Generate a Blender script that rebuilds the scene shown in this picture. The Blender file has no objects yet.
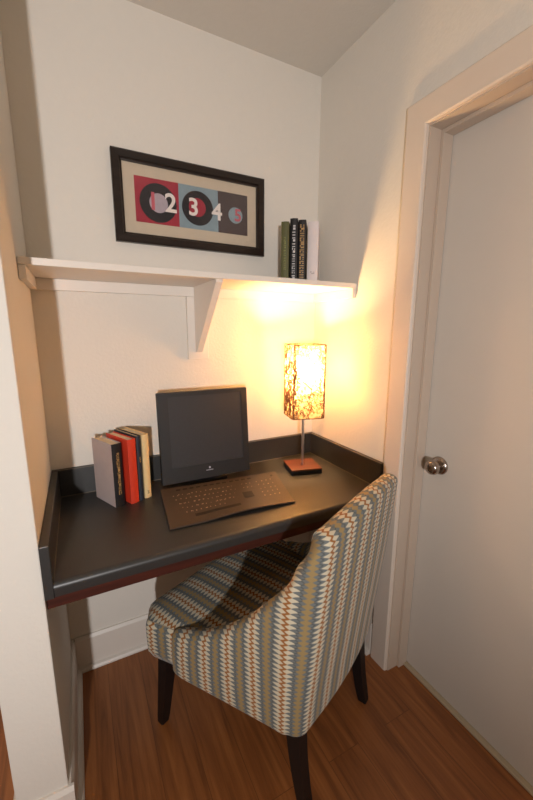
import bpy, bmesh, math, random
from mathutils import Vector, Matrix
random.seed(7)
PI = math.pi
scene = bpy.context.scene
COL = scene.collection

# ------------------------------------------------------------------ measures (metres)
W = 1.170            # alcove width, left wall face x=0, right wall face x=W
H = 2.494            # ceiling
CT = 0.7855          # worktop height
SP = 0.105           # backsplash height
PD = 0.544           # depth of the left partition
DF = 0.555           # depth of the worktop
SZ = 1.597           # shelf top
SD = 0.295           # shelf depth
BB = 0.153           # baseboard height
OY = -0.6025         # door opening starts here (jamb face), goes to OY-0.79
OW = 0.79
DH = 2.04
RD = 0.0985          # depth of the door face behind the wall face
WT = 0.137           # right wall thickness

# ------------------------------------------------------------------ helpers
def link(o, parent=None):
    COL.objects.link(o)
    if parent is not None: o.parent = parent
    return o

def obj(name, bm, mat, parent=None, smooth=False, loc=None, angle=None):
    bmesh.ops.recalc_face_normals(bm, faces=bm.faces[:])
    me = bpy.data.meshes.new(name); bm.to_mesh(me); bm.free()
    for m in (mat if isinstance(mat, (list, tuple)) else [mat]): me.materials.append(m)
    if smooth:
        me.polygons.foreach_set('use_smooth', [True]*len(me.polygons))
        if angle is not None:
            me.set_sharp_from_angle(angle=angle)
    o = bpy.data.objects.new(name, me); link(o, parent)
    if loc: o.location = loc
    return o

def thing(name, label, cat, loc=(0, 0, 0), rz=0, group=None):
    o = bpy.data.objects.new(name, None); o.empty_display_size = 0.05
    link(o); o.location = loc; o.rotation_euler = (0, 0, rz)
    o['label'] = label; o['category'] = cat
    if group: o['group'] = group
    return o

def struct(o): o['kind'] = 'structure'; return o

def box(bm, x0, x1, y0, y1, z0, z1, bev=0, seg=2, mi=0):
    vs = [bm.verts.new((x, y, z)) for z in (z0, z1) for y in (y0, y1) for x in (x0, x1)]
    fs = [(0, 2, 3, 1), (4, 5, 7, 6), (0, 1, 5, 4), (2, 6, 7, 3), (0, 4, 6, 2), (1, 3, 7, 5)]
    faces = [bm.faces.new([vs[i] for i in f]) for f in fs]
    for f in faces: f.material_index = mi
    if bev > 0:
        es = list({e for f in faces for e in f.edges})
        bmesh.ops.bevel(bm, geom=es, offset=bev, segments=seg, affect='EDGES', profile=0.5)
    return bm

def B(*a, **k):
    return box(bmesh.new(), *a, **k)

def prism(bm, pts, axis, a, b):
    """pts in 2D extruded along axis from a to b"""
    def mk(p, t):
        if axis == 'x': return (t, p[0], p[1])
        if axis == 'y': return (p[0], t, p[1])
        return (p[0], p[1], t)
    A = [bm.verts.new(mk(p, a)) for p in pts]; C = [bm.verts.new(mk(p, b)) for p in pts]
    n = len(pts)
    bm.faces.new(A); bm.faces.new(C[::-1])
    for i in range(n): bm.faces.new((A[i], A[(i+1) % n], C[(i+1) % n], C[i]))
    return bm

def lathe(bm, prof, seg=32, M=None):
    rings = []
    for r, z in prof:
        if r < 1e-6: ring = [bm.verts.new((0, 0, z))]
        else: ring = [bm.verts.new((r*math.cos(2*PI*i/seg), r*math.sin(2*PI*i/seg), z)) for i in range(seg)]
        rings.append(ring)
    for a, b in zip(rings, rings[1:]):
        for i in range(seg):
            j = (i+1) % seg
            if len(a) == 1 and len(b) == 1: continue
            if len(a) == 1: bm.faces.new((a[0], b[i], b[j]))
            elif len(b) == 1: bm.faces.new((a[i], b[0], a[j]))
            else: bm.faces.new((a[i], b[i], b[j], a[j]))
    if M is not None:
        bmesh.ops.transform(bm, matrix=M, verts=[v for r in rings for v in r])
    return bm

def tube(bm, pts, r, seg=5, closed=False):
    rings = []; n = len(pts)
    for i, p in enumerate(pts):
        p = Vector(p)
        a = Vector(pts[(i-1) % n] if (i > 0 or closed) else pts[0]); b = Vector(pts[(i+1) % n] if (i < n-1 or closed) else pts[-1])
        d = (b-a).normalized()
        up = Vector((0, 0, 1)) if abs(d.z) < .9 else Vector((1, 0, 0))
        s = d.cross(up).normalized(); t = d.cross(s)
        rings.append([bm.verts.new(p + (s*math.cos(2*PI*k/seg) + t*math.sin(2*PI*k/seg))*r) for k in range(seg)])
    m = n if closed else n-1
    for i in range(m):
        a, b = rings[i], rings[(i+1) % n]
        for k in range(seg):
            bm.faces.new((a[k], a[(k+1) % seg], b[(k+1) % seg], b[k]))
    if not closed:
        bm.faces.new(rings[0]); bm.faces.new(rings[-1][::-1])
    return bm

def text_obj(txt, size, mat, parent, loc, rot, depth=0.0006, name='numeral', bold=0.0, shear=0, xs=1):
    cu = bpy.data.curves.new(name, 'FONT'); cu.body = txt; cu.size = size
    cu.align_x = 'CENTER'; cu.align_y = 'CENTER'; cu.extrude = depth; cu.offset = bold; cu.shear = shear
    to = bpy.data.objects.new(name, cu); COL.objects.link(to)
    dg = bpy.context.evaluated_depsgraph_get()
    me = bpy.data.meshes.new_from_object(to.evaluated_get(dg))
    bpy.data.objects.remove(to)
    for v in me.vertices: v.co.x *= xs
    me.materials.clear(); me.materials.append(mat)
    o = bpy.data.objects.new(name, me); link(o, parent); o.location = loc; o.rotation_euler = rot
    return o

# ------------------------------------------------------------------ materials
class NT:
    def __init__(s, name):
        s.m = bpy.data.materials.new(name); s.m.use_nodes = True; s.t = s.m.node_tree
        s.b = s.t.nodes['Principled BSDF']; s.out = s.t.nodes['Material Output']
    def n(s, typ, **kw):
        nd = s.t.nodes.new(typ)
        for k, v in kw.items():
            if k.startswith('i_'):
                key = k[2:]; key = int(key) if key.isdigit() else key.replace('_', ' ')
                nd.inputs[key].default_value = v
            else: setattr(nd, k, v)
        return nd
    def l(s, a, b): s.t.links.new(a, b)
    def math(s, op, a, b=None, c=None):
        nd = s.n('ShaderNodeMath', operation=op)
        for i, v in enumerate((a, b, c)):
            if v is None: continue
            if isinstance(v, (int, float)): nd.inputs[i].default_value = v
            else: s.l(v, nd.inputs[i])
        return nd.outputs[0]
    def ramp(s, fac, stops, interp='LINEAR'):
        nd = s.n('ShaderNodeValToRGB'); cr = nd.color_ramp; cr.interpolation = interp
        while len(cr.elements) > 1: cr.elements.remove(cr.elements[-1])
        cr.elements[0].position = stops[0][0]; cr.elements[0].color = (*stops[0][1], 1)
        for p, c in stops[1:]:
            e = cr.elements.new(p); e.color = (*c, 1)
        s.l(fac, nd.inputs[0]); return nd.outputs[0]
    def mix(s, fac, a, b):
        nd = s.n('ShaderNodeMix', data_type='RGBA')
        for k, v in ((0, fac), (6, a), (7, b)):
            if isinstance(v, (int, float)): nd.inputs[k].default_value = v
            elif isinstance(v, tuple): nd.inputs[k].default_value = (*v, 1)
            else: s.l(v, nd.inputs[k])
        return nd.outputs[2]
    def bump(s, h, strength=.2, dist=.001):
        nd = s.n('ShaderNodeBump'); nd.inputs['Strength'].default_value = strength; nd.inputs['Distance'].default_value = dist
        s.l(h, nd.inputs['Height']); s.l(nd.outputs[0], s.b.inputs['Normal'])

def plain(name, col, rough=.5, metal=0, noise=.06, nscale=40, bump=0, bscale=200, spec=.5, coat=0):
    t = NT(name); t.b.inputs['Roughness'].default_value = rough; t.b.inputs['Metallic'].default_value = metal
    t.b.inputs['Specular IOR Level'].default_value = spec
    if coat: t.b.inputs['Coat Weight'].default_value = coat
    tc = t.n('ShaderNodeTexCoord'); nz = t.n('ShaderNodeTexNoise', i_Scale=nscale, i_Detail=4.0)
    t.l(tc.outputs['Object'], nz.inputs['Vector'])
    c = t.mix(nz.outputs['Fac'], tuple(x*(1-noise) for x in col), tuple(min(1, x*(1+noise)) for x in col))
    t.l(c, t.b.inputs['Base Color'])
    if bump:
        n2 = t.n('ShaderNodeTexNoise', i_Scale=bscale, i_Detail=3.0); t.l(tc.outputs['Object'], n2.inputs['Vector'])
        t.bump(n2.outputs['Fac'], bump, .002)
    return t.m

M_wall = plain('painted_plaster', (.78, .735, .665), .75, bump=.5, bscale=90, noise=.015, spec=.25)
M_ceil = plain('ceiling_plaster', (.70, .66, .60), .85, bump=.5, bscale=90, noise=.02, spec=.2)
M_trim = plain('trim_paint', (.78, .72, .65), .4, noise=.015)
M_door = plain('door_paint', (.64, .59, .53), .5, noise=.02, nscale=8, bump=.15, bscale=60)
M_jamb = plain('jamb_paint_shaded', (.55, .45, .365), .4, noise=.015)  # door frame paint with the shade of the recess put into the colour
M_casing = plain('casing_paint_lamplit', (.72, .62, .53), .4, noise=.015)  # lighter copy of the frame paint, lamp glow put into the colour
M_shelf = plain('shelf_paint', (.80, .74, .67), .45, noise=.02)
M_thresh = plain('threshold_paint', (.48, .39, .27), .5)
M_counter = plain('charcoal_laminate', (.030, .029, .028), .40, noise=.25, nscale=300, bump=.06, bscale=500, spec=.6)
M_black = plain('black_lacquer', (.004, .004, .005), .45, noise=.1)
M_monitor = plain('monitor_plastic', (.014, .0135, .0145), .55, noise=.1)
M_screen = plain('dark_screen', (.026, .0255, .029), .6, noise=.12, nscale=120)
M_steel = plain('brushed_steel', (.62, .60, .57), .28, metal=1, noise=.03)
M_nickel = plain('satin_nickel', (.42, .35, .30), .24, metal=1, noise=.03)
M_cream = plain('page_paper', (.74, .62, .45), .8)
M_bulb = None

def wood(name, c0, c1, rough, axis='X', scale=1.0, coat=0):
    t = NT(name); tc = t.n('ShaderNodeTexCoord'); mp = t.n('ShaderNodeMapping')
    mp.inputs['Scale'].default_value = {'X': (4*scale, 60*scale, 60*scale), 'Y': (60*scale, 4*scale, 60*scale), 'Z': (60*scale, 60*scale, 4*scale)}[axis]
    t.l(tc.outputs['Object'], mp.inputs[0]); nz = t.n('ShaderNodeTexNoise', i_Scale=1.0, i_Detail=6.0, i_Roughness=.6)
    t.l(mp.outputs[0], nz.inputs['Vector'])
    t.l(t.ramp(nz.outputs['Fac'], [(.3, c0), (.7, c1)]), t.b.inputs['Base Color'])
    t.b.inputs['Roughness'].default_value = rough; t.b.inputs['Coat Weight'].default_value = coat
    return t.m
M_apron = wood('mahogany_apron', (.035, .008, .005), (.075, .016, .009), .4)
M_lampwood = wood('lamp_base_wood', (.085, .020, .008), (.13, .032, .012), .35)
M_frame = wood('espresso_frame', (.010, .006, .005), (.022, .013, .010), .35)

def floor_mat():
    t = NT('laminate_planks'); tc = t.n('ShaderNodeTexCoord'); mp = t.n('ShaderNodeMapping')
    mp.inputs['Rotation'].default_value = (0, 0, PI/2); t.l(tc.outputs['Object'], mp.inputs[0])
    br = t.n('ShaderNodeTexBrick', i_Scale=1.0, i_Mortar_Size=.0012, i_Mortar_Smooth=.2, i_Brick_Width=1.2, i_Row_Height=.125, i_Bias=0.0)
    br.offset = .37; br.inputs['Color1'].default_value = (0, 0, 0, 1); br.inputs['Color2'].default_value = (1, 1, 1, 1)
    br.inputs['Mortar'].default_value = (.5, .5, .5, 1)
    t.l(mp.outputs[0], br.inputs['Vector'])
    sc = t.n('ShaderNodeMapping'); sc.inputs['Scale'].default_value = (38, 2.2, 1)
    t.l(tc.outputs['Object'], sc.inputs[0])
    ad = t.n('ShaderNodeVectorMath', operation='MULTIPLY_ADD'); t.l(br.outputs['Color'], ad.inputs[0]); ad.inputs[1].default_value = (7, 13, 3); t.l(sc.outputs[0], ad.inputs[2])
    nz = t.n('ShaderNodeTexNoise', i_Scale=1.0, i_Detail=7.0, i_Roughness=.62, i_Distortion=.6); t.l(ad.outputs[0], nz.inputs['Vector'])
    sc2 = t.n('ShaderNodeMapping'); sc2.inputs['Scale'].default_value = (9, 1.6, 1); t.l(ad.outputs[0], sc2.inputs[0])
    n2 = t.n('ShaderNodeTexNoise', i_Scale=.35, i_Detail=3.0); t.l(ad.outputs[0], n2.inputs['Vector'])
    c = t.ramp(nz.outputs['Fac'], [(.28, (.10, .032, .009)), (.5, (.26, .088, .024)), (.72, (.42, .158, .046))])
    c = t.mix(t.math('MULTIPLY', n2.outputs['Fac'], .5), c, (.30, .105, .031))
    # knots
    k = t.n('ShaderNodeTexVoronoi', i_Scale=1.0); ks = t.n('ShaderNodeMapping'); ks.inputs['Scale'].default_value = (5.5, 2.0, 1); t.l(tc.outputs['Object'], ks.inputs[0]); t.l(ks.outputs[0], k.inputs['Vector'])
    kk = t.math('MULTIPLY', t.math('LESS_THAN', k.outputs['Distance'], .085), .55)
    c = t.mix(kk, c, (.05, .016, .008))
    c = t.mix(t.math('MULTIPLY', br.outputs['Fac'], .5), c, (.05, .018, .008))
    t.l(c, t.b.inputs['Base Color']); t.b.inputs['Roughness'].default_value = .42
    t.bump(t.math('SUBTRACT', nz.outputs['Fac'], br.outputs['Fac']), .12, .0015)
    return t.m
M_floor = floor_mat()

def fabric_mat():
    """woven upholstery: columns of small interlocking leaf shapes, cream, rust, slate and tan"""
    t = NT('upholstery_weave'); uv = t.n('ShaderNodeUVMap'); uv.uv_map = 'UVMap'
    sep = t.n('ShaderNodeSeparateXYZ'); t.l(uv.outputs[0], sep.inputs[0])
    PER = .085; ROW = .0155
    nzw = t.n('ShaderNodeTexNoise', i_Scale=9.0, i_Detail=2.0); t.l(uv.outputs[0], nzw.inputs['Vector'])
    xw = t.math('ADD', sep.outputs[0], t.math('MULTIPLY', t.math('SUBTRACT', nzw.outputs['Fac'], .5), .006))
    X = t.math('ADD', t.math('DIVIDE', xw, PER), 50.2)
    d = t.math('SUBTRACT', t.math('FRACT', X), .5)
    ry = t.math('FRACT', t.math('ADD', t.math('DIVIDE', sep.outputs[1], ROW), 100.0))
    tri = t.math('SUBTRACT', t.math('MULTIPLY', t.math('ABSOLUTE', t.math('SUBTRACT', t.math('MULTIPLY', ry, 2.0), 1.0)), 2.0), 1.0)
    tri = t.math('SINE', t.math('MULTIPLY', tri, 1.35))
    def soft(val, edge, wdt=.018):
        m = t.n('ShaderNodeMapRange'); t.l(val, m.inputs[0])
        if isinstance(edge, float): m.inputs[1].default_value = edge+wdt; m.inputs[2].default_value = edge-wdt
        return m.outputs[0]
    cream = (.70, .62, .46); slate = (.165, .185, .185); tan = (.36, .25, .105); rust = (.36, .135, .030); dk = (.085, .095, .10)
    rustm = soft(t.math('ABSOLUTE', t.math('SUBTRACT', d, t.math('MULTIPLY', tri, .060))), .058)
    creamm = soft(t.math('ABSOLUTE', t.math('ADD', d, t.math('MULTIPLY', tri, .095))), .205)
    ad = t.math('ABSOLUTE', d)
    tanm = soft(t.math('SUBTRACT', t.math('SUBTRACT', .5, ad), t.math('MULTIPLY', tri, .055)), .088)
    dkm = soft(t.math('ABSOLUTE', t.math('SUBTRACT', t.math('SUBTRACT', ad, .33), t.math('MULTIPLY', tri, .05))), .022)
    c = t.mix(dkm, slate, dk)
    c = t.mix(tanm, c, tan)
    c = t.mix(creamm, c, cream)
    c = t.mix(rustm, c, rust)
    nz = t.n('ShaderNodeTexNoise', i_Scale=700.0, i_Detail=2.0); t.l(uv.outputs[0], nz.inputs['Vector'])
    c = t.mix(t.math('MULTIPLY', nz.outputs['Fac'], .35), c, (.10, .085, .07))
    t.l(c, t.b.inputs['Base Color']); t.b.inputs['Roughness'].default_value = .9
    t.b.inputs['Specular IOR Level'].default_value = .15; t.b.inputs['Sheen Weight'].default_value = .15
    t.bump(t.math('ADD', creamm, nz.outputs['Fac']), .25, .0012)
    return t.m
M_fabric = fabric_mat()

def shade_mat():
    t = NT('shade_paper'); t.t.nodes.remove(t.b)
    tl = t.n('ShaderNodeBsdfTranslucent'); df = t.n('ShaderNodeBsdfDiffuse'); tr = t.n('ShaderNodeBsdfTransparent')
    tc = t.n('ShaderNodeTexCoord'); nz = t.n('ShaderNodeTexNoise', i_Scale=90.0, i_Detail=3.0); t.l(tc.outputs['Object'], nz.inputs['Vector'])
    c = t.ramp(nz.outputs['Fac'], [(.35, (.34, .19, .07)), (.6, (.58, .44, .28))])
    t.l(c, tl.inputs[0]); t.l(c, df.inputs[0]); tr.inputs[0].default_value = (1, .78, .46, 1)
    a = t.n('ShaderNodeMixShader'); a.inputs[0].default_value = .25; t.l(tl.outputs[0], a.inputs[1]); t.l(df.outputs[0], a.inputs[2])
    b = t.n('ShaderNodeMixShader'); b.inputs[0].default_value = .25; t.l(a.outputs[0], b.inputs[1]); t.l(tr.outputs[0], b.inputs[2])
    t.l(b.outputs[0], t.out.inputs[0]); return t.m
M_shade = shade_mat()
M_fiber = plain('shade_fibre', (.10, .030, .007), .7, noise=.5, nscale=30)

def emis(name, col, s):
    t = NT(name); t.b.inputs['Emission Color'].default_value = (*col, 1); t.b.inputs['Emission Strength'].default_value = s
    t.b.inputs['Base Color'].default_value = (*col, 1); return t.m
BULB = 720
M_bulb = emis('bulb_glow', (1.0, .60, .26), BULB)

def glass_mat():
    t = NT('picture_glass'); t.t.nodes.remove(t.b)
    g = t.n('ShaderNodeBsdfGlossy'); g.inputs['Roughness'].default_value = .04; tr = t.n('ShaderNodeBsdfTransparent')
    m = t.n('ShaderNodeMixShader'); m.inputs[0].default_value = .035; t.l(tr.outputs[0], m.inputs[1]); t.l(g.outputs[0], m.inputs[2])
    t.l(m.outputs[0], t.out.inputs[0]); return t.m
M_glass = glass_mat()

# ------------------------------------------------------------------ the setting
XL = -1.5; YF = -2.6
struct(obj('floor', B(XL, W+WT+.9, YF, .1, -.05, 0), M_floor))
struct(obj('ceiling', B(XL, W+WT, YF, .1, H, H+.05), M_ceil))
struct(obj('wall_back', B(XL, W+WT, 0, .12, 0, H), M_wall))
struct(obj('wall_left', B(-.12, 0, -PD, 0, 0, H, bev=.003, seg=2), M_wall))
bm = bmesh.new()
RY = OY-OW-.02   # far side of rough opening
prism(bm, [(0, 0), (0, H), (YF, H), (YF, 0), (RY, 0), (RY, DH+.02), (OY+.02, DH+.02), (OY+.02, 0)], 'x', W, W+WT)
struct(obj('wall_right', bm, M_wall))

def baseboard(name, pts, parent=None):
    """pts: list of 2D polyline of the wall line, offset side given by second list"""
    return None
# profile: flat board with eased top
SM = .016
def bb_y(name, x_wall, sgn, y0, y1, z=BB, th=.014):   # runs along y
    bm = bmesh.new()
    prof = [(x_wall, 0), (x_wall+sgn*(th+SM), 0), (x_wall+sgn*(th+SM), .006), (x_wall+sgn*(th+SM*.65), .014), (x_wall+sgn*th, .019), (x_wall+sgn*th, z-.012), (x_wall+sgn*(th-.007), z), (x_wall, z)]
    prism(bm, prof, 'y', y0, y1); return struct(obj(name, bm, M_trim))
def bb_x(name, y_wall, x0, x1, z=BB, th=.014):
    bm = bmesh.new()
    prof = [(y_wall, 0), (y_wall-th-SM, 0), (y_wall-th-SM, .006), (y_wall-th-SM*.65, .014), (y_wall-th, .019), (y_wall-th, z-.012), (y_wall-th+.007, z), (y_wall, z)]
    prism(bm, prof, 'x', x0, x1); return struct(obj(name, bm, M_trim))
bb_x('baseboard_back', 0, .014, W-.014)
bb_y('baseboard_left', 0, 1, -PD, 0)
bb_x('baseboard_front', -PD, -.134, .014)
bb_y('baseboard_hall', -.12, -1, -PD, 0)
bb_y('baseboard_right', W, -1, OY+.095, 0)

# door: frame, casing, leaf, knob
door = bpy.data.objects.new('door_1', None); link(door); door['kind'] = 'structure'; door.location = (W+RD, OY-OW/2, 0)
def dchild(name, bm, mat, **k):
    bmesh.ops.translate(bm, verts=bm.verts[:], vec=(-(W+RD), -(OY-OW/2), 0)); return obj(name, bm, mat, door, **k)
CI = .005; CW = .083; CTH = .015
y0, y1 = OY+CI, OY-OW-CI
def casing(bm):   # mitred casing around opening, slightly shaped face
    inner = [(y0, 0.0), (y0, DH+CI), (y1, DH+CI), (y1, 0.0)]
    outer = [(y0+CW, 0.0), (y0+CW, DH+CI+CW), (y1-CW, DH+CI+CW), (y1-CW, 0.0)]
    def lerp(a, b, t): return (a[0]+(b[0]-a[0])*t, a[1]+(b[1]-a[1])*t)
    prof = [(0, 0), (0, .010), (.06, CTH-.001), (.94, CTH), (1, CTH-.004), (1, 0)]
    rings = []
    for i in range(4):
        rings.append([bm.verts.new((W - d, *lerp(inner[i], outer[i], t))) for t, d in prof])
    for a, b in zip(rings, rings[1:]):
        for k in range(len(prof)-1): bm.faces.new((a[k], a[k+1], b[k+1], b[k]))
    bm.faces.new(rings[0]); bm.faces.new(rings[-1][::-1])
    return bm
dchild('door_casing', casing(bmesh.new()), M_casing)
bm = bmesh.new()
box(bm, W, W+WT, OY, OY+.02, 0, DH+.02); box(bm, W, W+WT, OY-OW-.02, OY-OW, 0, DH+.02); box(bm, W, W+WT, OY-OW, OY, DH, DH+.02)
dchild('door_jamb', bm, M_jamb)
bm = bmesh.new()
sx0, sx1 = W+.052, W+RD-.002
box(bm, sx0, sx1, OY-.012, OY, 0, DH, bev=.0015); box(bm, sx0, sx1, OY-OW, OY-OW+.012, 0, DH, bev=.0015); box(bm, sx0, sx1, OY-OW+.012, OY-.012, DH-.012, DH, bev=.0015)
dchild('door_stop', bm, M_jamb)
dchild('door_leaf', B(W+RD, W+RD+.035, OY-OW+.003, OY-.003, .012, DH-.003, bev=.0015), M_door)
# knob
KY, KZ = -.680, .921
Mx = Matrix.Translation((W+RD, KY, KZ)) @ Matrix.Rotation(-PI/2, 4, 'Y')
kb = dchild('door_knob', lathe(bmesh.new(), [(.011, 0), (.011, .014), (.014, .019), (.022, .026), (.0265, .035), (.0275, .042), (.025, .050), (.018, .056), (.008, .0585), (0, .059)], 40, Mx), M_nickel, smooth=True)
bm = lathe(bmesh.new(), [(0, 0), (.033, 0), (.0335, .003), (.031, .008), (.024, .012), (.012, .0135), (0, .0135)], 40, Mx)
bmesh.ops.translate(bm, verts=bm.verts[:], vec=(-(W+RD), -(OY-OW/2), 0)); obj('rosette', bm, M_nickel, kb, smooth=True)
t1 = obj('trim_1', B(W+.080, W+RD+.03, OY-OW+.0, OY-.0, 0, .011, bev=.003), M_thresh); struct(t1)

# ------------------------------------------------------------------ built-in desk
G = .001
desk = thing('built_in_desk', 'charcoal laminate built-in worktop with backsplash and red-brown apron spanning the alcove', 'desk', (W/2, -DF/2, CT))
def dk(name, bm, mat, **k):
    bmesh.ops.translate(bm, verts=bm.verts[:], vec=(-W/2, DF/2, -CT)); return obj(name, bm, mat, desk, **k)
# worktop with rounded nosing
th = .040; r = .016; pts = [(-G, CT-th), (-DF+.004, CT-th)]
for k in range(9):
    a = PI/2*k/8; pts.append((-DF+r-r*math.cos(a), CT-r+r*math.sin(a)))
pts.append((-G, CT))
dk('worktop', prism(bmesh.new(), pts, 'x', .0228, W-.0165), M_counter, smooth=True, angle=.6)
dk('backsplash', B(G, W-G, -.0225, -G, CT+.0005, CT+SP, bev=.002), M_counter)
dk('side_splash', B(G, .0225, -DF-.001, -.0235, CT-th, CT+SP, bev=.002), M_counter)
dk('side_splash', B(W-.0225, W-G, -.512, -.0235, CT+.0005, CT+SP, bev=.002), M_counter)
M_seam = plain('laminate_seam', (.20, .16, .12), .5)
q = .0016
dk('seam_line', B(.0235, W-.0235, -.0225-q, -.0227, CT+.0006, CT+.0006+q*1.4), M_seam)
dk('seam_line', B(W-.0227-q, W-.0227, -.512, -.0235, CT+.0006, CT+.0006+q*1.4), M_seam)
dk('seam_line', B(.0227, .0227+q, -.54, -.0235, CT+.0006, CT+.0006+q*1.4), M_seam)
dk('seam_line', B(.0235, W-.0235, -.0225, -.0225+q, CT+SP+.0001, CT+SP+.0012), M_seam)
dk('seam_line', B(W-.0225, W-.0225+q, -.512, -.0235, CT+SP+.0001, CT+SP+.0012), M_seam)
dk('apron', B(G, W-.0165, -.526, -.511, CT-.086, CT-th-.0005, bev=.001), M_apron)
for xa in (G, W-.03-G):
    dk('support_cleat', B(xa, xa+.03, -.512, -.02, CT-.078, CT-th-.0005), M_shelf)

# ------------------------------------------------------------------ wall shelf
shelf = thing('wall_shelf', 'white painted wall shelf on cleats and a bracket above the desk', 'shelf', (W/2, -SD/2, SZ-.02))
def sh(name, bm, mat=M_shelf, **k):
    bmesh.ops.translate(bm, verts=bm.verts[:], vec=(-W/2, SD/2, -(SZ-.02))); return obj(name, bm, mat, shelf, **k)
sh('shelf_board', B(G, W-G, -SD, -G, SZ-.02, SZ, bev=.0015))
sh('cleat', B(.0195, W-.0195, -.019, -G, SZ-.058, SZ-.0205, bev=.001))
sh('cleat', B(G, .019, -SD+.002, -G, SZ-.058, SZ-.0205, bev=.001))
sh('cleat', B(W-.019, W-G, -SD+.002, -G, SZ-.058, SZ-.0205, bev=.001))
bx0, bx1, bz = .531, .618, 1.286
br_ = sh('bracket', prism(bmesh.new(), [(-.020, SZ-.0205), (-.286, SZ-.0205), (-.286, SZ-.030), (-.036, bz+.030), (-.020, bz+.030)], 'x', .561, .585))
bm = B(bx0, bx1, -.0185, -G, bz, SZ-.0585, bev=.0015)
sh('back_plate', bm)

# ------------------------------------------------------------------ framed picture
PX0, PX1, PZ0, PZ1 = .2817, .8801, 1.7225, 2.0294
pic = thing('framed_picture', 'dark-framed wide picture of numbered vinyl records hanging above the shelf', 'picture', ((PX0+PX1)/2, -.001, PZ0))
cx, cz = (PX0+PX1)/2, PZ0
def pc(name, bm, mat, parent=None, **k):
    bmesh.ops.translate(bm, verts=bm.verts[:], vec=(-cx, .001, -cz)); return obj(name, bm, mat, parent or pic, **k)
fw = .0345
bm = bmesh.new()
prof = [(0, 0), (0, .020), (.15, .024), (.75, .022), (.88, .016), (1, .015), (1, 0)]
oc = [(PX0, PZ0), (PX1, PZ0), (PX1, PZ1), (PX0, PZ1)]; ic = [(PX0+fw, PZ0+fw), (PX1-fw, PZ0+fw), (PX1-fw, PZ1-fw), (PX0+fw, PZ1-fw)]
rings = [[bm.verts.new((o[0]+(i[0]-o[0])*t, -.001-d, o[1]+(i[1]-o[1])*t)) for t, d in prof] for o, i in zip(oc, ic)]
for q in range(4):
    a, b = rings[q], rings[(q+1) % 4]
    for k in range(len(prof)-1): bm.faces.new((a[k], a[k+1], b[k+1], b[k]))
    bm.faces.new((a[-1], a[0], b[0], b[-1]))
pc('frame', bm, M_frame)
M_mat = plain('picture_mat', (.62, .52, .40), .85)
pc('mat_board', B(PX0+fw-.002, PX1-fw+.002, -.008, -.004, PZ0+fw-.002, PZ1-fw+.002), M_mat)
def rgb(r, g, b): return tuple(((c/255+.055)/1.055)**2.4 if c > 10 else c/255/12.92 for c in (r, g, b))
M_crim = plain('print_crimson', rgb(165, 42, 62), .7, noise=.2, nscale=60)
M_blue = plain('print_dusty_blue', rgb(138, 158, 168), .7, noise=.15, nscale=60)
M_brn = plain('print_dark_brown', rgb(72, 58, 60), .7, noise=.15, nscale=60)
M_vin = plain('print_vinyl', rgb(28, 26, 34), .6, noise=.2, nscale=90)
M_lil = plain('print_lilac', rgb(182, 168, 178), .7, noise=.2, nscale=70)
M_ink = plain('print_white', rgb(240, 230, 224), .7)
M_pnk = plain('print_pink', rgb(200, 96, 110), .7)
MZ0, MZ1 = 1.7995, 1.9555
xs = [.3565, .517, .676, .806]
for i, (m, nm) in enumerate(((M_crim, 'print_panel'), (M_blue, 'print_panel'), (M_brn, 'print_panel'))):
    p = pc(nm, B(xs[i], xs[i+1], -.0088, -.0081, MZ0, MZ1), m)
    p['label'] = ('crimson square with a black record and numeral', 'dusty blue square with a black record and numeral 3', 'dark brown square with a small round label')[i]
def disc(name, x, z, r, y, mat, r2=0):
    bm = bmesh.new(); n = 48
    M = Matrix.Translation((x, y, z)) @ Matrix.Rotation(PI/2, 4, 'X')
    lathe(bm, [(0, -.0002), (r, -.0002), (r, .0002), (0, .0002)], n, M)
    return pc(name, bm, mat)
disc('record_disc', .440, 1.873, .068, -.0091, M_vin); disc('record_label', .441, 1.873, .034, -.0095, M_lil)
disc('record_disc', .592, 1.877, .063, -.0091, M_vin); disc('record_label', .590, 1.880, .034, -.0095, M_crim)
disc('record_label', .752, 1.873, .031, -.0091, M_blue)
def num(t_, x, z, size, mat):
    text_obj(t_, size, mat, pic, (x-cx, -.0105+.001, z-cz), (PI/2, 0, 0), .0003, 'numeral', bold=size*.02)
num('1', .420, 1.874, .085, M_pnk); num('2', .486, 1.876, .092, M_ink); num('3', .574, 1.876, .088, M_ink)
num('4', .671, 1.872, .088, M_ink); num('5', .762, 1.872, .066, M_pnk)
pc('glass_pane', B(PX0+fw-.002, PX1-fw+.002, -.0135, -.0125, PZ0+fw-.002, PZ1-fw+.002), M_glass)

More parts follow.
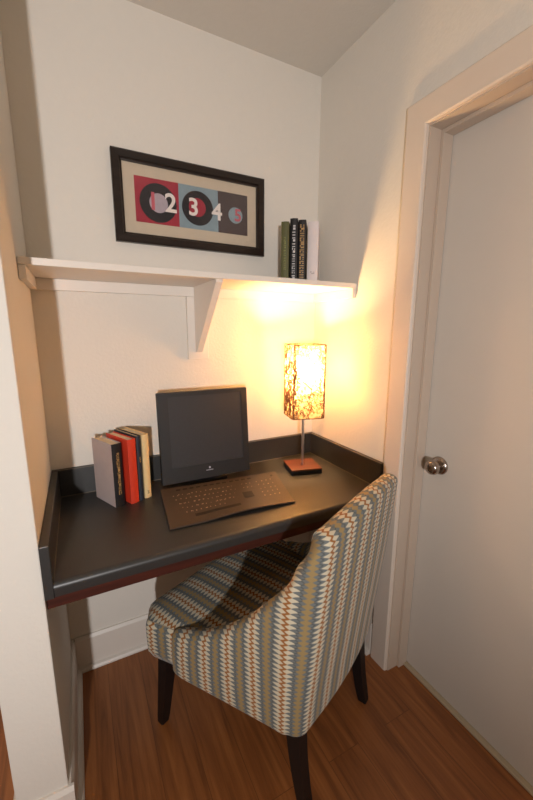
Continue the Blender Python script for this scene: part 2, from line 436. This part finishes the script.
# ------------------------------------------------------------------ books
def make_book(name, label, loc, rz, w, h, d, cover, spine=None, pages=M_cream, title=None, tilt=0, group=None):
    """spine towards -y local, width along x, origin bottom front centre"""
    t = thing(name, label, 'book', loc, rz, group)
    t.rotation_euler = (0, tilt, rz)
    c = .0022
    bm = bmesh.new()
    # boards
    box(bm, -w/2, -w/2+c, -d+0, 0, 0, h, bev=.0006, seg=1)
    box(bm, w/2-c, w/2, -d+0, 0, 0, h, bev=.0006, seg=1)
    bmesh.ops.translate(bm, verts=bm.verts[:], vec=(0, d, 0))
    obj('cover', bm, cover, t)
    # rounded spine
    bm = bmesh.new(); n = 10
    A = [(-w/2 + w*k/n, -.0035*math.sin(PI*k/n)) for k in range(n+1)]
    Bk = [(x, y+c) for x, y in A][::-1]
    prism(bm, A+Bk, 'z', 0, h); obj('spine', bm, spine or cover, t, smooth=True, angle=.7)
    bm = B(-w/2+c+.0002, w/2-c-.0002, c+.001, d-.004, .003, h-.004); obj('pages', bm, pages, t)
    if title:
        mat, z0, z1, ww, dens = title
        bm = bmesh.new(); rnd = random.Random(name+label); z = z0*h
        while z < z1*h:
            L = rnd.uniform(.002, .0045)*dens
            k = rnd.choice((0, 0, 1, 2))
            if k == 0: box(bm, -ww/2*w, ww/2*w, -.0042, -.0030, z, z+L*.45)
            elif k == 1:
                box(bm, -ww/2*w, -ww/6*w, -.0040, -.0028, z, z+L); box(bm, ww/6*w, ww/2*w, -.0040, -.0028, z, z+L*.6)
            else: box(bm, -ww/4*w, ww/2*w, -.0041, -.0029, z, z+L)
            z += L+.0015*dens
        obj('spine_title', bm, mat, t)
    return t
M_bkblack = plain('book_black', (.012, .011, .012), .45)
M_bkgrey = plain('book_grey_board', rgb(186, 172, 170), .6)
M_bkred = plain('book_red', (.62, .045, .018), .45)
M_bknavy = plain('book_navy', (.016, .020, .032), .45)
M_bkcream = plain('book_cream', rgb(226, 198, 146), .6)
M_bkgreen = plain('book_green', rgb(88, 88, 52), .6)
M_bkwhite = plain('book_pale', rgb(226, 215, 214), .6)
M_gold = plain('title_gold', rgb(190, 150, 95), .45)
M_silver = plain('title_silver', rgb(205, 200, 200), .45)
M_olive = plain('title_olive', rgb(135, 135, 75), .5)
GA = 'books standing on the desk'; GB = 'books standing on the shelf'
a = math.radians(24)
ZT = CT+.0005
make_book('book', 'grey-sided book with black spine at the left end of the desk row', (.2155, -.199, ZT), a, .036, .233, .140, M_bkgrey, M_bkblack, title=(M_gold, .2, .85, .28, 1.0), group=GA)
make_book('book', 'bright red book in the desk row', (.2655, -.194, ZT), a, .031, .241, .145, M_bkred, title=None, group=GA)
make_book('book', 'thin navy book between the red and the cream one on the desk', (.2915, -.181, ZT), a, .018, .246, .15, M_bknavy, title=(M_gold, .6, .68, .3, .7), group=GA)
make_book('book', 'cream-coloured book at the right end of the desk row', (.3155, -.171, ZT), a, .026, .246, .15, M_bkcream, title=(M_bkblack, .07, .12, .25, .7), group=GA)
ZS = SZ+.0005; SBR = math.radians(-36)
make_book('book', 'olive green book at the left end of the shelf row', (.8795, -.200, ZS), SBR, .0295, .222, .14, M_bkgreen, title=(M_olive, .2, .75, .25, 1.6), group=GB)
make_book('book', 'black book with silver spine lettering on the shelf', (.9180, -.203, ZS), SBR, .0295, .238, .14, M_bkblack, title=(M_silver, .04, .9, .4, 2.0), group=GB)
make_book('book', 'black book with gold spine lettering on the shelf', (.9565, -.203, ZS), SBR, .0295, .238, .14, M_bkblack, title=(M_gold, .05, .92, .6, 1.4), group=GB)
make_book('book', 'thick pale lilac-white book at the right end of the shelf row', (1.0035, -.212, ZS), SBR-.03, .042, .236, .14, M_bkwhite, title=(M_bkgrey, .15, .19, .4, 1.5), group=GB)

# ------------------------------------------------------------------ monitor
mon = thing('computer_monitor', 'black flat-panel computer monitor standing on the desk behind the keyboard', 'monitor', (.560, -.135, ZT))
tl = math.atan2(.03, .36)
def mn(name, bm, mat, tilt=True, **k):
    if tilt: bmesh.ops.transform(bm, matrix=Matrix.Translation((0, -.015, .024)) @ Matrix.Rotation(-tl, 4, 'X'), verts=bm.verts[:])
    return obj(name, bm, mat, mon, **k)
hw = .186; hh = .361
bm = bmesh.new()
box(bm, -hw, hw, 0, .024, 0, hh, bev=.003)
mn('housing', bm, M_monitor)
sx_0, sx_1, sz_0, sz_1 = -hw+.040, hw-.028, .062, hh-.018
bm = bmesh.new()   # raised bezel ring around the screen
for q in ((-hw+.002, sx_0, .002, hh-.002), (sx_1, hw-.002, .002, hh-.002), (sx_0, sx_1, .002, sz_0), (sx_0, sx_1, sz_1, hh-.002)):
    box(bm, q[0], q[1], -.003, 0.0005, q[2], q[3])
mn('bezel', bm, M_monitor)
mn('screen', B(sx_0, sx_1, -.0012, .0005, sz_0, sz_1), M_screen)
M_logo = plain('logo_silver', rgb(190, 190, 200), .35)
bm = bmesh.new()
lathe(bm, [(0, -.0003), (.0042, -.0003), (.0042, .0003), (0, .0003)], 20, Matrix.Translation((.006, -.0034, .044)) @ Matrix.Rotation(PI/2, 4, 'X'))
for k in range(6): box(bm, -.0085+k*.005, -.0055+k*.005, -.0037, -.003, .032, .0355)
mn('logo', bm, M_logo)
bm = bmesh.new(); box(bm, -.075, .085, -.005, .10, 0, .010, bev=.003); box(bm, -.05, .05, .030, .055, .009, .16, bev=.004)
mn('stand', bm, M_monitor, tilt=False)

# ------------------------------------------------------------------ keyboard (flat printed sheet, slightly bowed)
C4 = [(.335, -.442), (.783, -.462), (.838, -.207), (.361, -.170)]   # FL FR BR BL
kc = (.575, -.315)
kbd = thing('computer_keyboard', 'thin brown-black keyboard with pale printed key legends lying in front of monitor', 'keyboard', (kc[0], kc[1], ZT))
def kp(s, t_, dz=0):
    FL, FR, BR, BL = C4
    x = (1-s)*(1-t_)*FL[0]+s*(1-t_)*FR[0]+s*t_*BR[0]+(1-s)*t_*BL[0]
    y = (1-s)*(1-t_)*FL[1]+s*(1-t_)*FR[1]+s*t_*BR[1]+(1-s)*t_*BL[1]
    lift = .006 + .014*(t_**1.2) + (1-t_)**2*(.010*math.sin(PI*min(1, max(0, (s-.25)/.75)))**1.0)
    return (x-kc[0], y-kc[1], lift+dz)
def kgrid(bm, s0, s1, t0, t1, zl, zh, ns=2, nt=2):
    g = [[[bm.verts.new(kp(s0+(s1-s0)*i/ns, t0+(t1-t0)*j/nt, z)) for j in range(nt+1)] for i in range(ns+1)] for z in (zl, zh)]
    for i in range(ns):
        for j in range(nt):
            bm.faces.new((g[1][i][j], g[1][i+1][j], g[1][i+1][j+1], g[1][i][j+1])); bm.faces.new((g[0][i][j], g[0][i][j+1], g[0][i+1][j+1], g[0][i+1][j]))
    for i in range(ns):
        bm.faces.new((g[0][i][0], g[0][i+1][0], g[1][i+1][0], g[1][i][0])); bm.faces.new((g[0][i+1][nt], g[0][i][nt], g[1][i][nt], g[1][i+1][nt]))
    for j in range(nt):
        bm.faces.new((g[0][0][j+1], g[0][0][j], g[1][0][j], g[1][0][j+1])); bm.faces.new((g[0][ns][j], g[0][ns][j+1], g[1][ns][j+1], g[1][ns][j]))
M_kb = plain('keyboard_sheet', (.066, .046, .032), .40, noise=.15, nscale=60)
M_kdark = plain('keyboard_dark_key', (.012, .009, .008), .5)
M_leg = plain('key_legend_print', rgb(190, 168, 138), .6)
bm = bmesh.new(); kgrid(bm, 0, 1, 0, 1, -.0035, 0, 28, 12); obj('case', bm, M_kb, kbd, smooth=True, angle=.6)
def kpart(name, mat, q, zh=.0008):
    bm = bmesh.new(); kgrid(bm, *q, .0002, zh, 6, 2); return obj(name, bm, mat, kbd)
for k in range(12):
    s0 = .115+k*.0535+(.008 if k > 3 else 0)+(.008 if k > 7 else 0)
    kpart('function_key', M_kdark, (s0, s0+.033, .885, .925))
kpart('space_bar', M_kdark, (.20, .56, .155, .215))
kpart('arrow_keys', M_kdark, (.615, .70, .33, .50))
kpart('power_button', M_kdark, (.935, .955, .86, .90))
rnd = random.Random(3)
def key(s0, t0, marks=2):
    bm = bmesh.new()
    for g in range(marks):
        ds = rnd.uniform(0, .006); dt = rnd.uniform(0, .02)
        kgrid(bm, s0+ds+g*.010, s0+ds+g*.010+rnd.uniform(.004, .009), t0+dt, t0+dt+rnd.uniform(.010, .022), .0002, .0006, 1, 1)
    obj('key', bm, M_leg, kbd)
for row in range(5):
    n = (14, 14, 13, 12, 9)[row]; st = (.075, .09, .105, .12, .14)[row]
    for k in range(n): key(st+k*.037, .74-row*.115, rnd.choice((1, 1, 2)))
for row in range(5):
    for k in range(4): key(.78+k*.045, .74-row*.115, 1)
for k in range(3):
    for row in range(2): key(.645+k*.036, .74-row*.115, 1)

# ------------------------------------------------------------------ table lamp
LX, LY = .987, -.196; LR = math.radians(-14)
lamp = thing('table_lamp', 'small table lamp with lit woven square shade, steel stem and wooden base on desk corner', 'lamp', (LX, LY, ZT), LR)
b0 = B(-.070, .070, -.066, .066, 0, .018, bev=.003); base = obj('base', b0, M_black, lamp)
obj('base_top', B(-.070, .070, -.066, .066, .0185, .0245, bev=.0015), M_lampwood, lamp)['label'] = 'red-brown wooden top of the base'
obj('stem', lathe(bmesh.new(), [(0, .024), (.0065, .024), (.0065, .375), (.010, .376), (.010, .40), (0, .40)], 20), M_steel, lamp, smooth=True, angle=.7)
SZ0, SZ1 = .252, .562; SW = .074
def sq(r, n, p=8.0):
    out = []
    for k in range(n):
        a = 2*PI*k/n; c, s = math.cos(a), math.sin(a)
        q = (abs(c)**p+abs(s)**p)**(-1/p); out.append((r*q*c, r*q*s))
    return out
bm = bmesh.new(); n = 64; rings = []
for k in range(9):
    z = SZ0+(SZ1-SZ0)*k/8; rings.append([bm.verts.new((x, y, z)) for x, y in sq(SW-.0015, n)])
for a_, b_ in zip(rings, rings[1:]):
    for i in range(n): bm.faces.new((a_[i], a_[(i+1) % n], b_[(i+1) % n], b_[i]))
shd = obj('lamp_shade', bm, M_shade, lamp, smooth=True)
# woven strands over the liner
bm = bmesh.new(); rnd = random.Random(11)
def sp(u_, z):      # point on the square perimeter
    a = u_*2*PI; c, s = math.cos(a), math.sin(a); p = 8.0; q = (abs(c)**p+abs(s)**p)**(-1/p); return (SW*q*c, SW*q*s, z)
for k in range(520):
    u0 = rnd.random(); z0 = rnd.uniform(SZ0, SZ1); du = rnd.uniform(-.09, .09); dz = rnd.uniform(-.05, .05)
    ph = rnd.uniform(0, 6); am = rnd.uniform(.003, .010); pts = []
    for i in range(8):
        f = i/7; z = min(SZ1, max(SZ0, z0+dz*f+am*math.sin(ph+f*7))); pts.append(sp(u0+du*f+.006*math.cos(ph+f*9), z))
    tube(bm, pts, rnd.choice((.0010, .0013, .0018)), 3)
for z in (SZ0, SZ1):
    for q in range(3): tube(bm, [sp(i/48, z+rnd.uniform(-.001, .001)) for i in range(48)], .0014, 4, closed=True)
for cth in (.125, .375, .625, .875):
    for q in range(6):
        tube(bm, [sp(cth+rnd.uniform(-.010, .010), SZ0+(SZ1-SZ0)*i/24) for i in range(25)], .0011, 4)
for k in range(260):
    u0 = rnd.choice((rnd.uniform(.38, .62), rnd.uniform(.38, .62), rnd.gauss(.865, .015), rnd.gauss(.635, .012))); z0 = rnd.uniform(SZ0, SZ1); pts = []
    du = rnd.uniform(-.03, .03); dz = rnd.uniform(-.04, .04); ph = rnd.uniform(0, 6)
    for i in range(7): f = i/6; pts.append(sp(u0+du*f+.006*math.cos(ph+f*8), min(SZ1, max(SZ0, z0+dz*f+.006*math.sin(ph+f*6)))))
    tube(bm, pts, rnd.choice((.0012, .0016)), 3)
obj('woven_strands', bm, M_fiber, shd)
bm = bmesh.new()
for ang in (0, PI/2): tube(bm, [(SW*math.cos(ang)*s, SW*math.sin(ang)*s, .385) for s in (-.97, 0, .97)], .0012, 5)
obj('shade_spider', bm, M_steel, lamp)
obj('light_bulb', lathe(bmesh.new(), [(.012, .40), (.014, .42), (.024, .445), (.029, .465), (.027, .482), (.018, .496), (0, .501)], 20), M_bulb, lamp, smooth=True)

# ------------------------------------------------------------------ upholstered chair
CR = math.radians(25)
chair = thing('upholstered_chair', 'low-armed accent chair in patterned cream, rust and slate fabric pulled up to desk', 'chair', (.8035+.004, -.722-.017, 0), CR)
# local: x = lateral (near side is -x), y = forward (towards the desk)
ZB = .296
def set_uv(me_obj, uvs):
    me = me_obj.data; l = me.uv_layers.new(name='UVMap')
    for lp in me.loops: l.data[lp.index].uv = uvs[lp.vertex_index]

# plan path of the outer face of the shell, from near front round the back to far front
def path():
    pts = []
    hb, hf = .276, .352      # half widths at back and front
    rc = .050; fE = .450
    n = 26
    for i in range(n+1):     # near side, front -> back
        f = fE-(fE-(rc+.0))*i/n; u_ = -(hb+(hf-hb)*(f/.50)); pts.append((u_, f))
    for i in range(1, 10):
        a = PI/2*i/10; u_ = -(hb) + rc*(1-math.cos(a)); f = rc-rc*math.sin(a); pts.append((u_, f))
    m = 30
    for i in range(m+1):
        u_ = -(hb-rc)+2*(hb-rc)*i/m; pts.append((u_, -.014*math.cos(PI*u_/(2*(hb-rc))) ))
    mir = [(-u_, f) for u_, f in pts[:n+10]][::-1]
    return pts+mir
PT = path(); NP = len(PT)
arc = [0]
for a_, b_ in zip(PT, PT[1:]): arc.append(arc[-1]+math.hypot(b_[0]-a_[0], b_[1]-a_[1]))
mid = arc[-1]/2
def interp(x, tab):
    for (x0, y0_), (x1, y1_) in zip(tab, tab[1:]):
        if x <= x1:
            t_ = max(0, (x-x0)/(x1-x0)); t_ = t_; return y0_+(y1_-y0_)*t_
    return tab[-1][1]
PROF = [(-.02, .94), (0, .925), (.025, .86), (.055, .785), (.095, .71), (.145, .645), (.20, .59), (.27, .535), (.33, .497), (.39, .472), (.45, .455)]
def ztop(u_, f):
    if abs(u_) < .205:     # the back
        return .935+.025*math.cos(PI*u_/(2*.21))
    if f < .05 and abs(u_) < .276: # corner
        k = min(1, (abs(u_)-.205)/.071); return .935*(1-k**2)+min(.935, interp(f, PROF)+.02)*k**2
    return interp(f, PROF)
TOPS = [ztop(*p) for p in PT]
for _ in range(6): TOPS = [TOPS[0]]+[(TOPS[i-1]+2*TOPS[i]+TOPS[i+1])/4 for i in range(1, NP-1)]+[TOPS[-1]]
TH = .062
bm = bmesh.new(); rows = []; uvs = []
NS = 14
for i, (u_, f) in enumerate(PT):
    a_ = Vector(PT[max(0, i-1)]); b_ = Vector(PT[min(NP-1, i+1)]); d = (b_-a_).normalized(); nrm = Vector((-d.y, d.x))  # inward?
    c = Vector((0, .25)); 
    if nrm.dot(c-Vector((u_, f))) < 0: nrm = -nrm
    zt = TOPS[i]; th_ = TH
    endt = min(i, NP-1-i)
    sc_ = 1.0
    if endt < 4: sc_ = (.55, .80, .93, .985)[endt]
    row = []
    def P(off, z, w):
        # lean of the back: top leans backwards a touch
        lean = 0.0
        if f < .12: lean = -.062*max(0, (z-.34)/.6)**1.1*(1-max(0, f)/.12)
        p = Vector((u_, f))+nrm*(off*sc_ + (1-sc_)*th_*.3)
        # bulge of the outer panel
        # taper of the lower far/near corners
        tz = max(0, min(1, (z-ZB)/(.62-ZB))); tap = .96+.05*tz if f < .1 else 1+(-.04+.05*tz)*max(0, 1-(f-.1)/.3)
        row.append(bm.verts.new((p.x*tap, p.y+lean, z))); uvs.append((arc[i]-mid, w))
    r_ = th_/2
    P(.012, ZB, ZB-.012)
    P(.003, ZB+.006, ZB-.002)
    nO = 9
    for k in range(nO):
        z = ZB+.016+(zt-r_-ZB-.016)*k/(nO-1); P(-.004*math.sin(PI*k/(nO-1)), z, z)
    for k in range(1, 9):
        an = PI*k/9; P(r_-r_*math.cos(an), zt-r_+r_*math.sin(an)*.9, zt-r_+r_*an)
    zi = min(.40, zt-r_-.01)
    nI = 6
    for k in range(nI):
        z = (zt-r_)+(zi-(zt-r_))*k/(nI-1); P(th_+.006*math.sin(PI*k/(nI-1)), z, zt-r_+r_*PI+(zt-r_-z))
    rows.append(row)
ni = len(rows[0])
for a_, b_ in zip(rows, rows[1:]):
    for k in range(ni-1): bm.faces.new((a_[k], b_[k], b_[k+1], a_[k+1]))
    bm.faces.new((a_[-1], b_[-1], b_[0], a_[0]))
bm.faces.new(rows[0]); bm.faces.new(rows[-1][::-1])
bmv = bm
sho = None
bm.verts.index_update()
me_obj = obj('backrest', bm, M_fabric, chair, smooth=True, angle=1.2)
set_uv(me_obj, uvs)
sm = me_obj.modifiers.new('sub', 'SUBSURF'); sm.levels = 1; sm.render_levels = 1

# seat cushion: rounded trapezoid loft
def seat_mesh():
    bm = bmesh.new(); uv = []
    NX, NY = 28, 28
    f0, f1 = .035, .612
    def half(f): return (.220+(.354-.220)*(f-f0)/(f1-f0))
    # top surface heights with crown; edge roll via superellipse
    def pos(s, t_):   # s,t in -1..1
        # rounded-square to keep the corners soft
        f = (f0+f1)/2+(f1-f0)/2*t_
        w_ = half(f); x = w_*s
        cr = max(abs(s), abs(t_))
        # round front corners
        if t_ > 0:
            k = max(0, abs(s)-.78)/.22; f -= .045*k**2*t_**6
            k2 = max(0, t_-.8)/.2; x -= math.copysign(.028*k2**2*abs(s)**6, s)
        return x, f
    def ht(s, t_): return .458+.016*(1-s**2)*(1-t_**2*.6)-.004*abs(t_)**6
    rows = []
    edge = [1-(1-k/6)**1.0 for k in range(7)]
    for j in range(NY+1):
        row = []
        for i in range(NX+1):
            s = -1+2*i/NX; t_ = -1+2*j/NY
            x, f = pos(s, t_); z = ht(s, t_)
            e = max(abs(s)**14, abs(t_)**14); 
            z -= .012*e
            row.append(bm.verts.new((x, f, z))); uv.append((x, f+.30))
        rows.append(row)
    for j in range(NY):
        for i in range(NX): bm.faces.new((rows[j][i], rows[j][i+1], rows[j+1][i+1], rows[j+1][i]))
    # skirt down to the underside
    loop = [(0, j) for j in range(NY)]+[(NX-0, 0)]*0
    per = [(i, 0) for i in range(NX)]+[(NX, j) for j in range(NY)]+[(i, NY) for i in range(NX, 0, -1)]+[(0, j) for j in range(NY, 0, -1)]
    prev = [rows[j][i] for i, j in per]; base = [v.co.copy() for v in prev]; buv = [uv[j*(NX+1)+i] for i, j in per]
    for zz, o_ in ((.4445, .0025), (.438, .010), (.425, .0135), (.40, .014), (.36, .013), (.33, .011), (.322, .006), (ZB, -.006)):
        cur = []
        for q, (i, j) in enumerate(per):
            co = base[q]; c = Vector((0, .31, 0)); dirx = -1 if i == 0 else (1 if i == NX else 0); diry = -1 if j == 0 else (1 if j == NY else 0)
            d = Vector((dirx, diry, 0)); d = d.normalized() if d.length else d
            cur.append(bm.verts.new((co.x+d.x*o_, co.y+d.y*o_, zz)))
            drop = .46-zz
            uv.append((buv[q][0], buv[q][1]+drop) if j == NY else (buv[q][0] if j == 0 else co.y+ (0 if i == 0 else 1), -zz if j else zz))
        n_ = len(per)
        for q in range(n_): bm.faces.new((prev[q], prev[(q+1) % n_], cur[(q+1) % n_], cur[q]))
        prev = cur
    bm.faces.new(prev)
    bm.verts.index_update()
    o = obj('seat', bm, M_fabric, chair, smooth=True, angle=1.3); set_uv(o, uv); return o
seat_mesh()

def leg(top, bot, wt, wb, bow=0.0):
    bm = bmesh.new(); rings = []; n = 10
    for k in range(n+1):
        t_ = k/n; z = (ZB+.012)*(1-t_)
        x = top[0]+(bot[0]-top[0])*t_; y = top[1]+(bot[1]-top[1])*(t_**(1+bow)); w_ = wt+(wb-wt)*t_
        rings.append([bm.verts.new((x+sx*w_/2, y+sy*w_/2, z)) for sx, sy in ((-1, -1), (1, -1), (1, 1), (-1, 1))])
    for a_, b_ in zip(rings, rings[1:]):
        for q in range(4): bm.faces.new((a_[q], a_[(q+1) % 4], b_[(q+1) % 4], b_[q]))
    bm.faces.new(rings[0]); bm.faces.new(rings[-1][::-1])
    es = [e for e in bm.edges if abs((e.verts[0].co-e.verts[1].co).z) > .01]
    bmesh.ops.bevel(bm, geom=es, offset=.003, segments=2, affect='EDGES')
    return bm
for sx in (-1, 1):
    obj('leg', leg((sx*.300, .522), (sx*.312, .554), .046, .030, .2), M_black, chair)
    obj('leg', leg((sx*.212, .045), (sx*.210, .004), .046, .032, .8), M_black, chair)

# ------------------------------------------------------------------ light
w = bpy.data.worlds.new('World'); scene.world = w; w.use_nodes = True
bg = w.node_tree.nodes['Background']; bg.inputs[0].default_value = (1.0, .76, .50, 1); bg.inputs[1].default_value = .18
def area(name, loc, target, sx, sy, energy, col):
    l = bpy.data.lights.new(name, 'AREA'); l.shape = 'RECTANGLE'; l.size = sx; l.size_y = sy; l.energy = energy; l.color = col
    o = bpy.data.objects.new(name, l); link(o); o.location = loc
    d = Vector(target)-Vector(loc); o.rotation_euler = d.to_track_quat('-Z', 'Y').to_euler(); return o
kl = bpy.data.lights.new('hall_daylight', 'SPOT'); kl.energy = 138; kl.color = (1.0, .965, .955); kl.shadow_soft_size = .03
kl.spot_size = math.radians(112); kl.spot_blend = 1.0
ko = bpy.data.objects.new('hall_daylight', kl); link(ko); ko.location = (-.291, -2.6, 1.28)
ko.rotation_euler = (Vector((.32, 0, 1.50))-ko.location).to_track_quat('-Z', 'Y').to_euler()

hl = bpy.data.lights.new('hall_floor_fill', 'POINT'); hl.energy = 14; hl.color = (1, .72, .45); hl.shadow_soft_size = .08  # unseen warm light added to brighten the floor left of the partition
ho = bpy.data.objects.new('hall_floor_fill', hl); link(ho); ho.location = (-1.1, -.30, 2.2)

# ------------------------------------------------------------------ camera
cam = bpy.data.cameras.new('camera'); co = bpy.data.objects.new('camera', cam); link(co)
yaw, pitch, roll = -.47942, -.188766, .0034485
fwv = Vector((-math.sin(yaw)*math.cos(pitch), math.cos(yaw)*math.cos(pitch), math.sin(pitch)))
rt = Vector((math.cos(yaw), math.sin(yaw), 0)); up = rt.cross(fwv)
r2 = rt*math.cos(roll)+up*math.sin(roll); u2 = -rt*math.sin(roll)+up*math.cos(roll)
Mc = Matrix(((r2.x, u2.x, -fwv.x), (r2.y, u2.y, -fwv.y), (r2.z, u2.z, -fwv.z))).to_4x4()
Mc.translation = Vector((.12524, -1.49896, 1.40276)); co.matrix_world = Mc
cam.sensor_fit = 'HORIZONTAL'; cam.sensor_width = 36; cam.lens = 360.408/533*36; cam.clip_start = .02
scene.camera = co
scene.view_settings.view_transform = 'Standard'; scene.view_settings.look = 'None'
scene.view_settings.gamma = 1; scene.view_settings.exposure = 0.0; scene.view_settings.use_curve_mapping = False
